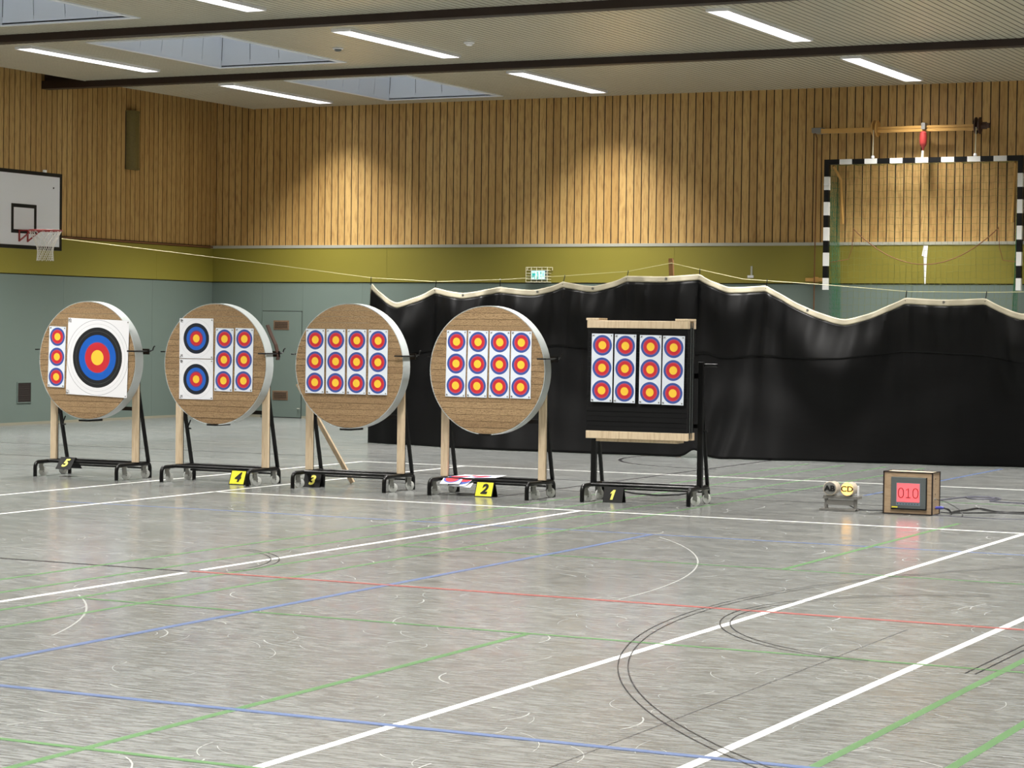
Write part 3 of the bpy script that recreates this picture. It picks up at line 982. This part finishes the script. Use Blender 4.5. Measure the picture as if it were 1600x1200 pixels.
MB().box(-CW + .02, CW - .02, .03, CD - .03, CH - .006, CH - .003).build('top_board', MAT['post'], ck)

tag(MB().tube([(-5.815, 20.40, .065), (-5.76, 20.40, .068), (-5.74, 20.40, .068)], [.014, .014, .010], 10).build('plug', MAT['plug']), 'blue plug pushed into the side of the countdown clock', 'plug')


def bez(pts, n=10):
    out = []
    P = [Vector(pts[0])] + [Vector(p) for p in pts] + [Vector(pts[-1])]
    for i in range(1, len(P) - 2):
        for k in range(n):
            t = k / n
            p0, p1, p2, p3 = P[i - 1], P[i], P[i + 1], P[i + 2]
            out.append(.5 * ((2 * p1) + (p2 - p0) * t + (2 * p0 - 5 * p1 + 4 * p2 - p3) * t * t + (3 * p1 - p0 - 3 * p2 + p3) * t * t * t))
    out.append(P[-2])
    return out


def cable(name, pts, r, mat, label):
    return tag(MB().tube(bez(pts), r, 6).build(name, mat, None, True), label, 'cable')


cable('cable', [(-5.74, 20.40, .068), (-5.70, 20.42, .05), (-5.70, 20.50, .02), (-5.74, 20.75, .012), (-5.70, 20.98, .012), (-5.66, 21.28, .012), (-5.55, 21.15, .012), (-5.42, 20.98, .012), (-5.30, 20.93, .012), (-5.1, 21.05, .012), (-4.6, 21.1, .012)], .009, MAT['cable'], 'thick black cable leading from the blue plug across floor')
cable('cable', [(-5.80, 20.50, .02), (-5.72, 20.55, .012), (-5.69, 20.62, .010), (-5.62, 20.72, .007), (-5.45, 20.85, .007), (-5.3, 20.9, .007), (-4.8, 20.95, .007)], .006, MAT['cable'], 'second black cable lying low behind the countdown clock')
cable('cable', [(-5.805, 20.37, .145), (-5.72, 20.40, .12), (-5.62, 20.45, .06), (-5.57, 20.42, .008), (-5.55, 20.30, .006)], .003, MAT['cable'], 'thin dark wire drooping from the clock side knob to floor')
cable('cable', [(-6.62, 20.42, .008), (-6.5, 20.52, .006), (-6.32, 20.56, .006), (-6.1, 20.57, .006), (-5.85, 20.57, .006)], .005, MAT['cable'], 'black lead running from signal lamps to the clock')
cable('cable', [(-6.3, 22.1, .006), (-6.2, 22.65, .006), (-6.12, 22.9, .006), (-5.98, 22.92, .006), (-5.9, 22.7, .006), (-6.05, 22.55, .008), (-6.16, 22.75, .010), (-6.0, 22.86, .010), (-5.86, 22.66, .010), (-6.0, 22.5, .010), (-6.14, 22.68, .012), (-5.95, 22.8, .012), (-5.8, 22.68, .008), (-5.82, 22.36, .006), (-5.46, 22.25, .006), (-4.9, 22.2, .006)], .007, MAT['cable_g'], 'grey cable with a flat coil lying behind the clock')
cable('cable', [(-5.82, 20.30, .006), (-5.6, 20.27, .006), (-5.31, 20.24, .006), (-4.98, 20.30, .006), (-4.5, 20.3, .006)], .004, MAT['cable_g'], 'thin grey cable along floor from the front of clock')

# ------------------------------------------------------------------ black backstop curtain
HOOK = [(-16.328, 2.299), (-15.271, 2.216), (-14.265, 2.233), (-13.278, 2.306), (-12.337, 2.385), (-11.302, 2.412), (-10.357, 2.262), (-8.478, 2.113), (-7.449, 2.11), (-6.4, 2.13), (-5.4, 2.16), (-4.4, 2.2), (-3.4, 2.2)]
SAG = [(-15.83, 2.002), (-14.783, 2.142), (-13.693, 2.188), (-12.80, 2.243), (-11.80, 2.375), (-10.80, 2.235), (-9.25, 1.83), (-7.955, 2.088), (-6.95, 1.92), (-5.9, 2.05), (-4.9, 2.08), (-3.9, 2.1)]
BOT = [(-16.4, 28.24), (-15.6, 28.0), (-14.15, 27.65), (-11.9, 27.72), (-10.2, 27.78), (-9.34, 27.96), (-8.11, 28.08), (-6.96, 28.3), (-3, 28.3)]
WY = 28.2


def interp(T, x):
    if x <= T[0][0]: return T[0][1]
    for (a, va), (b, vb) in zip(T, T[1:]):
        if x <= b:
            t = (x - a) / (b - a)
            t = t * t * (3 - 2 * t)
            return va + (vb - va) * t
    return T[-1][1]


def ztop(x):
    for (xa, za), (xs_, zs), (xb, zb) in zip(HOOK, SAG, HOOK[1:]):
        if xa <= x <= xb:
            if x < xs_: return zs + (za - zs) * (1 - (x - xa) / (xs_ - xa)) ** 1.4
            return zs + (zb - zs) * ((x - xs_) / (xb - xs_)) ** 1.4
    return HOOK[-1][1]


def slack(x):
    """how far the top edge sags below the chord between its hooks"""
    for (xa, za), (xb, zb) in zip(HOOK, HOOK[1:]):
        if xa <= x <= xb:
            t = (x - xa) / (xb - xa)
            return max(0, za + (zb - za) * t - ztop(x)), t
    return 0, 0


def cpos(x, s):
    """s: 0 at the top edge, 1 at the floor"""
    zt = ztop(x)
    sl, t = slack(x)
    zb = .004 + .10 * math.exp(-((x + 11.12) / .13) ** 2)
    z = zt + (zb - zt) * s
    y = WY + (interp(BOT, x) - WY) * s ** 1.4
    bell = math.sin(PI * t)
    swag = math.exp(-((s - .10 - .8 * sl) / (.10 + .5 * sl)) ** 2)
    y -= bell * (.05 + .55 * sl) * swag                       # cloth of the sags bulges forward
    y += .03 * (1 - s) * math.cos(2 * PI * t) - .03
    y += .022 * math.sin(5.3 * x + 2.1 * s) * (.3 + s) + .014 * math.sin(13 * x - 4 * s + 1.7 * math.sin(2.3 * x)) * (1 - .5 * s)
    y += .012 * math.sin(21 * x + 6 * s) * (1 - s) ** 2
    for i, (hx, hz) in enumerate(HOOK):                       # sharp folds running down from every hook
        for d, g in ((.05, .045), (-.22, .03), (.30, .025)):
            q = (x - hx - d - (.5 * d + .06 * math.sin(i * 2.7)) * s * 1.6) / (.035 + .07 * s)
            if abs(q) < 3: y -= g * math.exp(-q * q) * (1 - s) ** 1.2 * min(1, s * 12)
    y += .02 * math.sin(9 * z + 2 * math.sin(1.9 * x)) * s * (1 - s)
    # folds heaped at the foot beside the foam target
    y -= .10 * math.exp(-((x + 10.75) / .3) ** 2) * s ** 3
    y += .05 * math.sin(16 * (x + 10.9) + 8 * s) * math.exp(-((x + 10.9) / .45) ** 2) * s ** 2
    return (x, y, z)


X0, X1, NX, NS = -16.33, -3.4, 330, 44
HS = [0, .25, .5, .75, 1]
cur = thing('backstop_curtain', 'long sagging black fabric backstop curtain with cream hem behind the targets', 'curtain', (0, 0, 0))


def hem_s(x): return .080 / ztop(x)


def seam_s(x): return 1 - (1.40 + .05 * math.sin(1.3 * x) - .25 * slack(x)[0]) / ztop(x)


for nm, mk, fa, fb, ns in (('upper_fabric', 'curtain', hem_s, lambda x: seam_s(x) + .012, 24), ('lower_fabric', 'curtain2', seam_s, lambda x: 1., 40)):
    vs, fs = [], []
    for i in range(NX + 1):
        x = X0 + (X1 - X0) * i / NX
        h, e = fa(x), fb(x)
        for j in range(ns + 1):
            px, py, pz = cpos(x, h + (e - h) * j / ns)
            vs.append((px, py + (.006 if mk == 'curtain2' else 0), pz))
    for i in range(NX):
        for j in range(ns):
            a = i * (ns + 1) + j
            fs.append((a, a + ns + 1, a + ns + 2, a + 1))
    c = MB().add(vs, fs).build(nm, MAT[mk], cur, True)
    s_ = c.modifiers.new('solid', 'SOLIDIFY'); s_.thickness = .004; s_.offset = 0
vs, fs = [], []
for i in range(NX + 1):
    x = X0 + (X1 - X0) * i / NX
    h = hem_s(x)
    for u in HS:
        px, py, pz = cpos(x, h * u)
        vs.append((px, py - .004, pz))
for i in range(NX):
    for j in range(4):
        a = i * 5 + j
        fs.append((a, a + 5, a + 6, a + 1))
hm = MB().add(vs, fs).build('hem', MAT['hem'], cur, True)
s_ = hm.modifiers.new('solid', 'SOLIDIFY'); s_.thickness = .005; s_.offset = 0
for x in (-14.78, -13.0 - .63, -12.80, -11.73, -9.75, -7.955):
    px, py, pz = cpos(x, hem_s(x) * .4)
    MB().lathe([(.018, 0), (.018, -.006), (.009, -.006)], (px, py - .007, pz), 'Y', 12).build('eyelet', MAT['zinc'], cur)

WIRE = [(-23.57, 3.10), (-21.763, 2.942), (-18.084, 2.556), (-16.328, 2.354), (-15.272, 2.301), (-14.266, 2.33), (-13.279, 2.384), (-12.338, 2.445), (-11.707, 2.556), (-11.303, 2.471), (-10.688, 2.345), (-9.544, 2.272), (-8.437, 2.19), (-7.45, 2.185), (-6.4, 2.2), (-3.4, 2.3), (4.18, 2.6)]
tag(MB().tube([(x, WY + .02, z) for x, z in WIRE], .0033, 5).build('suspension_wire', MAT['cord'], None, True), 'thin pale wire stretched across the hall carrying the curtain', 'wire')
for hx, hz in HOOK:
    wz = interp(WIRE, hx)
    px, py, pz = cpos(hx, .010)
    MB().tube([(hx, py - .012, pz - .02), (hx, py + .008, pz), (hx + .008, WY + .015, max(wz, pz + .03)), (hx + .004, WY + .028, max(wz, pz + .03) + .012)], .006, 6).build('hook', MAT['black'], cur)
pp = thing('prop_pole', 'weathered wooden prop pole lifting the wire from behind the black curtain', 'pole', (-11.66, WY + .24, 0))
MB().hexa([(-.03, -.02, 0), (.03, -.02, 0), (-.03, .02, 0), (.03, .02, 0), (-.09, -.22, 2.60), (-.03, -.22, 2.60), (-.09, -.18, 2.60), (-.03, -.18, 2.60)]).build('shaft', plain('old_wood', (132, 96, 56), .7, var=.15, scale=(20, 20, 3)), pp)
MB().box(-.088, -.035, -.222, -.178, 2.595, 2.62).build('notched_top', MAT['rope'], pp)

# ------------------------------------------------------------------ handball goal hoisted on the back wall
GX0, GX1, GZ, GZ0, GY = -11.75, -8.59, 4.39, 2.335, 34.60
goal = thing('handball_goal', 'black and white striped handball goal hoisted against wooden wall', 'goal', (0, 0, 0))
BW = [MAT['paint_w'], MAT['blackp']]
m = MB()
m.box(GX0, GX0 + .25, GY - .04, GY + .04, GZ - .08, GZ, 1)
nseg = 15
e0, e1 = GX0 + .25, GX1 - .25
for k in range(13):
    m.box(e0 + (e1 - e0) * k / 13, e0 + (e1 - e0) * (k + 1) / 13, GY - .04, GY + .04, GZ - .08, GZ, k % 2)
m.box(GX1 - .25, GX1, GY - .04, GY + .04, GZ - .08, GZ, 1)
m.build('crossbar', BW, goal)
for px in (GX0, GX1 - .08):
    m = MB()
    z, k = GZ - .08, 1
    while z > GZ0 + .01:
        h = .19 if k else .21
        z2 = max(GZ0, z - h)
        m.box(px, px + .08, GY - .04, GY + .04, z2, z, k)
        z, k = z2, 1 - k
    m.build('post', BW, goal)
rr = random.Random(3)


def net(name, origin, eu, ev, nu, nv, r, mat, sagz=.02, depth=0):
    m = MB()

    def P(i, j):
        p = Vector(origin) + Vector(eu) * (i / nu) + Vector(ev) * (j / nv)
        p.z -= sagz * math.sin(PI * (i % 3) / 3)
        p.y += depth * math.sin(PI * j / nv)
        return p
    for i in range(nu + 1): m.tube([P(i, j) + Vector((rr.uniform(-.006, .006), 0, 0)) for j in range(nv + 1)], r, 3, caps=False)
    for j in range(nv + 1): m.tube([P(i, j) + Vector((0, 0, rr.uniform(-.008, .008))) for i in range(nu + 1)], r, 3, caps=False)
    return tag(m.build(name, mat, goal), kind='stuff')


net('net', (GX0 + .12, GY + .26, GZ - .06), (GX1 - GX0 - .24, 0, 0), (0, .02, -2.85), 31, 27, .0021, MAT['net'], .015, .03)
for px, s in ((GX0 + .06, 1), (GX1 - .06, -1)):
    net('side_net', (px, GY + .03, GZ - .06), (s * .06, .25, 0), (s * .10, .02, -2.85), 9, 30, .0022, MAT['netside'], .01)
    net('side_net', (px, GY + .05, GZ - .35), (s * .10, .20, 0), (s * .03, .04, -2.6), 9, 34, .0022, MAT['netside'], .03)
net('top_net', (GX0 + .1, GY + .03, GZ - .06), (GX1 - GX0 - .2, 0, 0), (0, .24, 0), 31, 3, .0022, MAT['net'], .03)
MB().tube([(GX0 + .42 + (GX1 - GX0 - .84) * k / 24, GY + .20, 3.30 - .56 * (1 - ((k - 12) / 12) ** 2)) for k in range(25)], .008, 6).build('net_cord', MAT['rope'], goal, True)
MB().tube([(GX0 + .42, GY + .2, 3.32), (GX0 + .40, GY + .2, 3.0), (GX0 + .36, GY + .15, 2.82), (GX0 + .1, GY + .04, 2.77)], .006, 5).build('net_cord', MAT['rope'], goal, True)
MB().tube([(GX1 - .42, GY + .2, 3.32), (GX1 - .40, GY + .2, 3.0), (GX1 - .33, GY + .15, 2.80), (GX1 - .1, GY + .04, 2.77)], .006, 5).build('net_cord', MAT['rope'], goal, True)
for px, s in ((GX0 + .13, 1), (GX1 - .13, -1)):
    MB().tube([(px, GY + .02, GZ - .1), (px + .06 * s, GY + .22, GZ - .3), (px + .09 * s, GY + .26, GZ - 1.0)], .022, 8).build('net_bow', MAT['tan'], goal, True)
MB().box(GX0 + .0, GX0 + .11, GY - .052, GY - .04, GZ - .40, GZ - .385).build('catch', MAT['white'], goal)

ho = thing('goal_hoist', 'tan hoist shaft with two cable drums and red weight above the goal', 'hoist', (0, 0, 0))
HY, HZ = 34.72, 4.86
MB().box(-11.86, -10.98, HY - .03, HY + .03, HZ - .045, HZ + .03).build('shaft', MAT['tan'], ho, bevel=.004)
MB().box(-10.95, -9.30, HY - .035, HY + .0, HZ - .06, HZ - .012).box(-10.95, -9.30, HY - .03, HY + .03, HZ - .008, HZ + .035).build('shaft', MAT['tan'], ho, bevel=.004)
for x, mk in ((-10.99, 'tan'), (-9.36, 'leather')):
    MB().lathe([(.13, -.014), (.13, .004), (.05, .012), (.05, .04), (.13, .05), (.13, .066)], (x, HY - .01, HZ + .01), 'X', 24).build('cable_drum', MAT[mk], ho, True)
    MB().tube([(x + .02, HY - .10, HZ - .02), (x + .02, GY, GZ + .06)], .007, 6).build('hoist_rope', MAT['cage'], ho, True)
    MB().lathe([(.022, 0), (.03, .02), (.018, .05)], (x + .02, GY, GZ + .001), 'Z', 10).build('rope_shackle', MAT['white'], ho, True)
MB().lathe([(.055, 0), (.055, .08), (.04, .085), (.04, .12)], (-9.28, HY, HZ + .01), 'X', 16).build('motor', MAT['leather'], ho, True)
MB().box(-12.02, -11.84, HY - .02, YB - .006, HZ - .03, HZ + .05).build('wall_bracket', MAT['bracket'], ho, bevel=.006)
for x in (-11.2, -10.2, -9.5): MB().box(x - .02, x + .02, HY + .02, YB - .006, HZ - .03, HZ + .02).build('wall_bracket', MAT['tan'], ho)
MB().lathe([(.025, .27), (.05, .25), (.058, .19), (.058, .10), (.05, .05), (.025, .02), (.012, -.03)], (-10.17, HY - .10, HZ - .33), 'Z', 20).build('weight', MAT['red'], ho, True)
MB().box(-10.20, -10.14, HY - .12, HY + .01, HZ - .03, HZ + .07).build('weight_clamp', MAT['bracket'], ho)
MB().tube([(-10.17, HY - .10, HZ - .36), (-10.18, HY - .10, GZ + .0)], .022, 6).build('tail_strap', MAT['cage'], ho, True)
MB().tube([(-11.98, HY, HZ), (-11.98, 34.86, HZ - .1), (-11.99, 34.88, 4.0), (-12.0, 34.88, 1.2)], .010, 6).build('pull_rope', MAT['rope'], ho, True)
cl = thing('rope_cleat', 'small yellow rope cleat on the olive band beside the goal', 'cleat', (-11.99, YB - .045, 2.5))
MB().box(-.17, .17, -.05, -.03, -.03, .03).build('cleat_bar', MAT['tan'], cl, bevel=.008)
MB().box(-.04, .04, -.03, 0, -.045, .045).build('cleat_base', MAT['tan'], cl, bevel=.004)
ct = thing('wall_catch', 'small grey metal latch fixed on olive band right of the prop pole', 'latch', (-13.09, YB - .045, 2.55))
MB().box(-.015, .015, -.01, 0, -.02, .17).build('latch_plate', MAT['trim'], ct)
MB().box(-.06, .04, -.03, -.01, -.02, .02).build('latch_bolt', MAT['white'], ct)
pa = thing('paint_repair', 'white flaked repair streak on olive band behind the goal net', 'wall patch', (-10.21, YB - .046, 2.44))
MB().hexa([(.0, -.002, 0), (.02, -.002, 0), (.0, 0, 0), (.02, 0, 0), (-.02, -.002, .44), (.035, -.002, .44), (-.02, 0, .44), (.035, 0, .44)]).build('streak', MAT['white'], pa)
MB().hexa([(-.05, -.003, .44), (.035, -.003, .42), (-.05, 0, .44), (.035, 0, .42), (-.02, -.003, .60), (.05, -.003, .60), (-.02, 0, .60), (.05, 0, .60)]).build('patch', MAT['white'], pa)

# ------------------------------------------------------------------ emergency sign in its cage
ex = thing('exit_sign', 'lit green and white emergency sign inside white wire cage on olive band', 'sign', (-16.90, YB - .045, 2.45))
MB().box(-.15, .15, -.09, 0, .03, .20).build('sign_case', MAT['bezel'], ex, bevel=.004)
MB().box(-.125, .125, -.094, -.089, .045, .188).build('sign_panel', MAT['sign_lit'], ex)
MB().prism([(-.11, .17), (-.085, .15), (-.07, .175), (-.045, .13), (-.06, .10), (-.045, .06), (-.065, .055), (-.08, .09), (-.1, .06), (-.115, .09)], -.097, -.093).build('running_figure', MAT['sign_teal'], ex)
MB().prism([(-.02, .175), (.005, .175), (.012, .06), (-.03, .05), (-.01, .11)], -.097, -.093).build('door_shape', MAT['sign_teal'], ex)
MB().box(.04, .065, -.097, -.093, .13, .175).box(.045, .06, -.097, -.093, .08, .115).box(.09, .105, -.097, -.093, .09, .17).build('arrow_marks', MAT['sign_teal'], ex)
m = MB()
for k in range(5):
    x = -.2 + .1 * k
    m.tube([(x, 0, .25), (x, -.15, .25), (x, -.15, .0), (x, 0, .0)], .005, 5)
for k in range(6): m.tube([(-.2, 0, .05 * k), (-.2, -.15, .05 * k), (.2, -.15, .05 * k), (.2, 0, .05 * k)], .005, 5)
m.build('wire_cage', MAT['cage'], ex)
for s in (-1, 1): MB().tube([(s * .2, -.02, .25), (s * .235, -.02, .25), (s * .235, -.02, .20)], .008, 5).build('cage_clip', MAT['cage'], ex)

# ------------------------------------------------------------------ left wall fittings
sp = thing('wall_speaker', 'tall half-round olive brown speaker column on the wooden side wall', 'speaker', (XL + .005, 32.47, 4.32))
n = 14
poly = [(.16 * math.sin(PI * (k / n - .5)), .13 * math.cos(PI * (k / n - .5))) for k in range(n + 1)]
m = MB()
vs = [(max(.0, b), a, z) for z in (.03, .98) for a, b in poly]
m.add(vs, [(k, k + 1, k + n + 2, k + n + 1) for k in range(n)] + [tuple(range(n + 1)), tuple(range(2 * n + 1, n, -1))])
m.build('grille', MAT['speaker'], sp, True)
for z in (0, .98):
    vs = [(max(.0, b * 1.04), a * 1.04, z + d) for d in (0, .03) for a, b in poly]
    MB().add(vs, [(k, k + 1, k + n + 2, k + n + 1) for k in range(n)] + [tuple(range(n + 1)), tuple(range(2 * n + 1, n, -1)), (0, n + 1, 2 * n + 1, n)]).build('end_cap', MAT['speaker'], sp)
MB().box(-.0, .01, -.17, .17, .0, 1.01).build('back_plate', MAT['recess'], sp)
vn = thing('wall_vent', 'small dark vent opening low in the grey-green side wall', 'vent', (XL + .03, 29.58, .365))
MB().box(0, .006, -.165, .165, 0, .312).build('vent_back', MAT['recess'], vn)
MB().box(0, .014, -.18, -.165, -.015, .327).box(0, .014, .165, .18, -.015, .327).box(0, .014, -.165, .165, -.015, 0).box(0, .014, -.165, .165, .312, .327).build('vent_frame', MAT['wall'], vn)
for k in range(8): MB().box(.004, .010, -.16, .16, .02 + k * .036, .028 + k * .036).build('vent_slat', MAT['burnt'], vn)

# ------------------------------------------------------------------ basketball backboard on its swing arms
BX, BY0, BY1, BZ0, BZ1 = -19.90, 24.16, 25.77, 2.665, 3.725
bb = thing('basketball_hoop', 'white basketball backboard with black border, red rim and net', 'basketball hoop', (BX, (BY0 + BY1) / 2, BZ0))
hw, hh = (BY1 - BY0) / 2, BZ1 - BZ0
MB().box(-.03, 0, -hw, hw, 0, hh).build('board', MAT['white'], bb)
MB().box(-.035, .004, -hw - .005, -hw + .045, -.005, hh + .005).box(-.035, .004, hw - .045, hw + .005, -.005, hh + .005).box(-.035, .004, -hw + .045, hw - .045, -.005, .045).box(-.035, .004, -hw + .045, hw - .045, hh - .045, hh + .005).build('border', MAT['blackp'], bb)
q0, q1, z0, z1 = -.29, .25, .205, .605
MB().box(0, .003, q0, q0 + .05, z0, z1).box(0, .003, q1 - .05, q1, z0, z1).box(0, .003, q0 + .05, q1 - .05, z0, z0 + .05).box(0, .003, q0 + .05, q1 - .05, z1 - .05, z1).build('aiming_square', MAT['blackp'], bb)
RZ_ = 2.905 - BZ0
rc = Vector((.375, -.03, RZ_))
MB().tube([rc + Vector((.225 * math.cos(a), .225 * math.sin(a), 0)) for a in [2 * PI * k / 32 for k in range(32)]], .011, 8, closed=True).build('rim', MAT['red'], bb, True)
for yy in (-.12, .06):
    MB().box(0, .010, yy - .014, yy + .014, RZ_ - .15, RZ_ + .01).bar((.008, yy, RZ_), (.20, yy, RZ_), .02, .02).bar((.008, yy, RZ_ - .14), (.21, yy, RZ_ - .005), .016, .016).build('rim_bracket', MAT['red'], bb)
m = MB()
prof = [(.222, 0), (.18, -.08), (.14, -.16), (.112, -.23), (.105, -.29), (.108, -.35), (.115, -.41)]
for k in range(12):
    for d in (-1, 1):
        m.tube([rc + Vector((r * math.cos(2 * PI * (k + d * i * .5) / 12), r * math.sin(2 * PI * (k + d * i * .5) / 12), z)) for i, (r, z) in enumerate(prof)], .0036, 4)
tag(m.build('net', MAT['netw'], bb), kind='stuff')
MB().box(-.03, 0, .42, .47, hh + .005, hh + .04).build('top_clip', MAT['white'], bb)
for y, z in ((.62, .86), (.62, .22), (-.62, .86), (-.62, .22)): MB().tube([(0, y, z), (.006, y, z)], .012, 8).build('bolt', MAT['black'], bb)
for y in (-.55, .35):
    for z in (.15, .9): MB().tube([(-.03, y, z), (XL + .05 - BX, y * .6 - .25, z)], .025, 8).build('swing_arm', MAT['blackp'], bb, True)
    MB().tube([(-.05, y, .05), (-.05, y, hh - .05)], .02, 8).build('swing_arm', MAT['blackp'], bb, True)
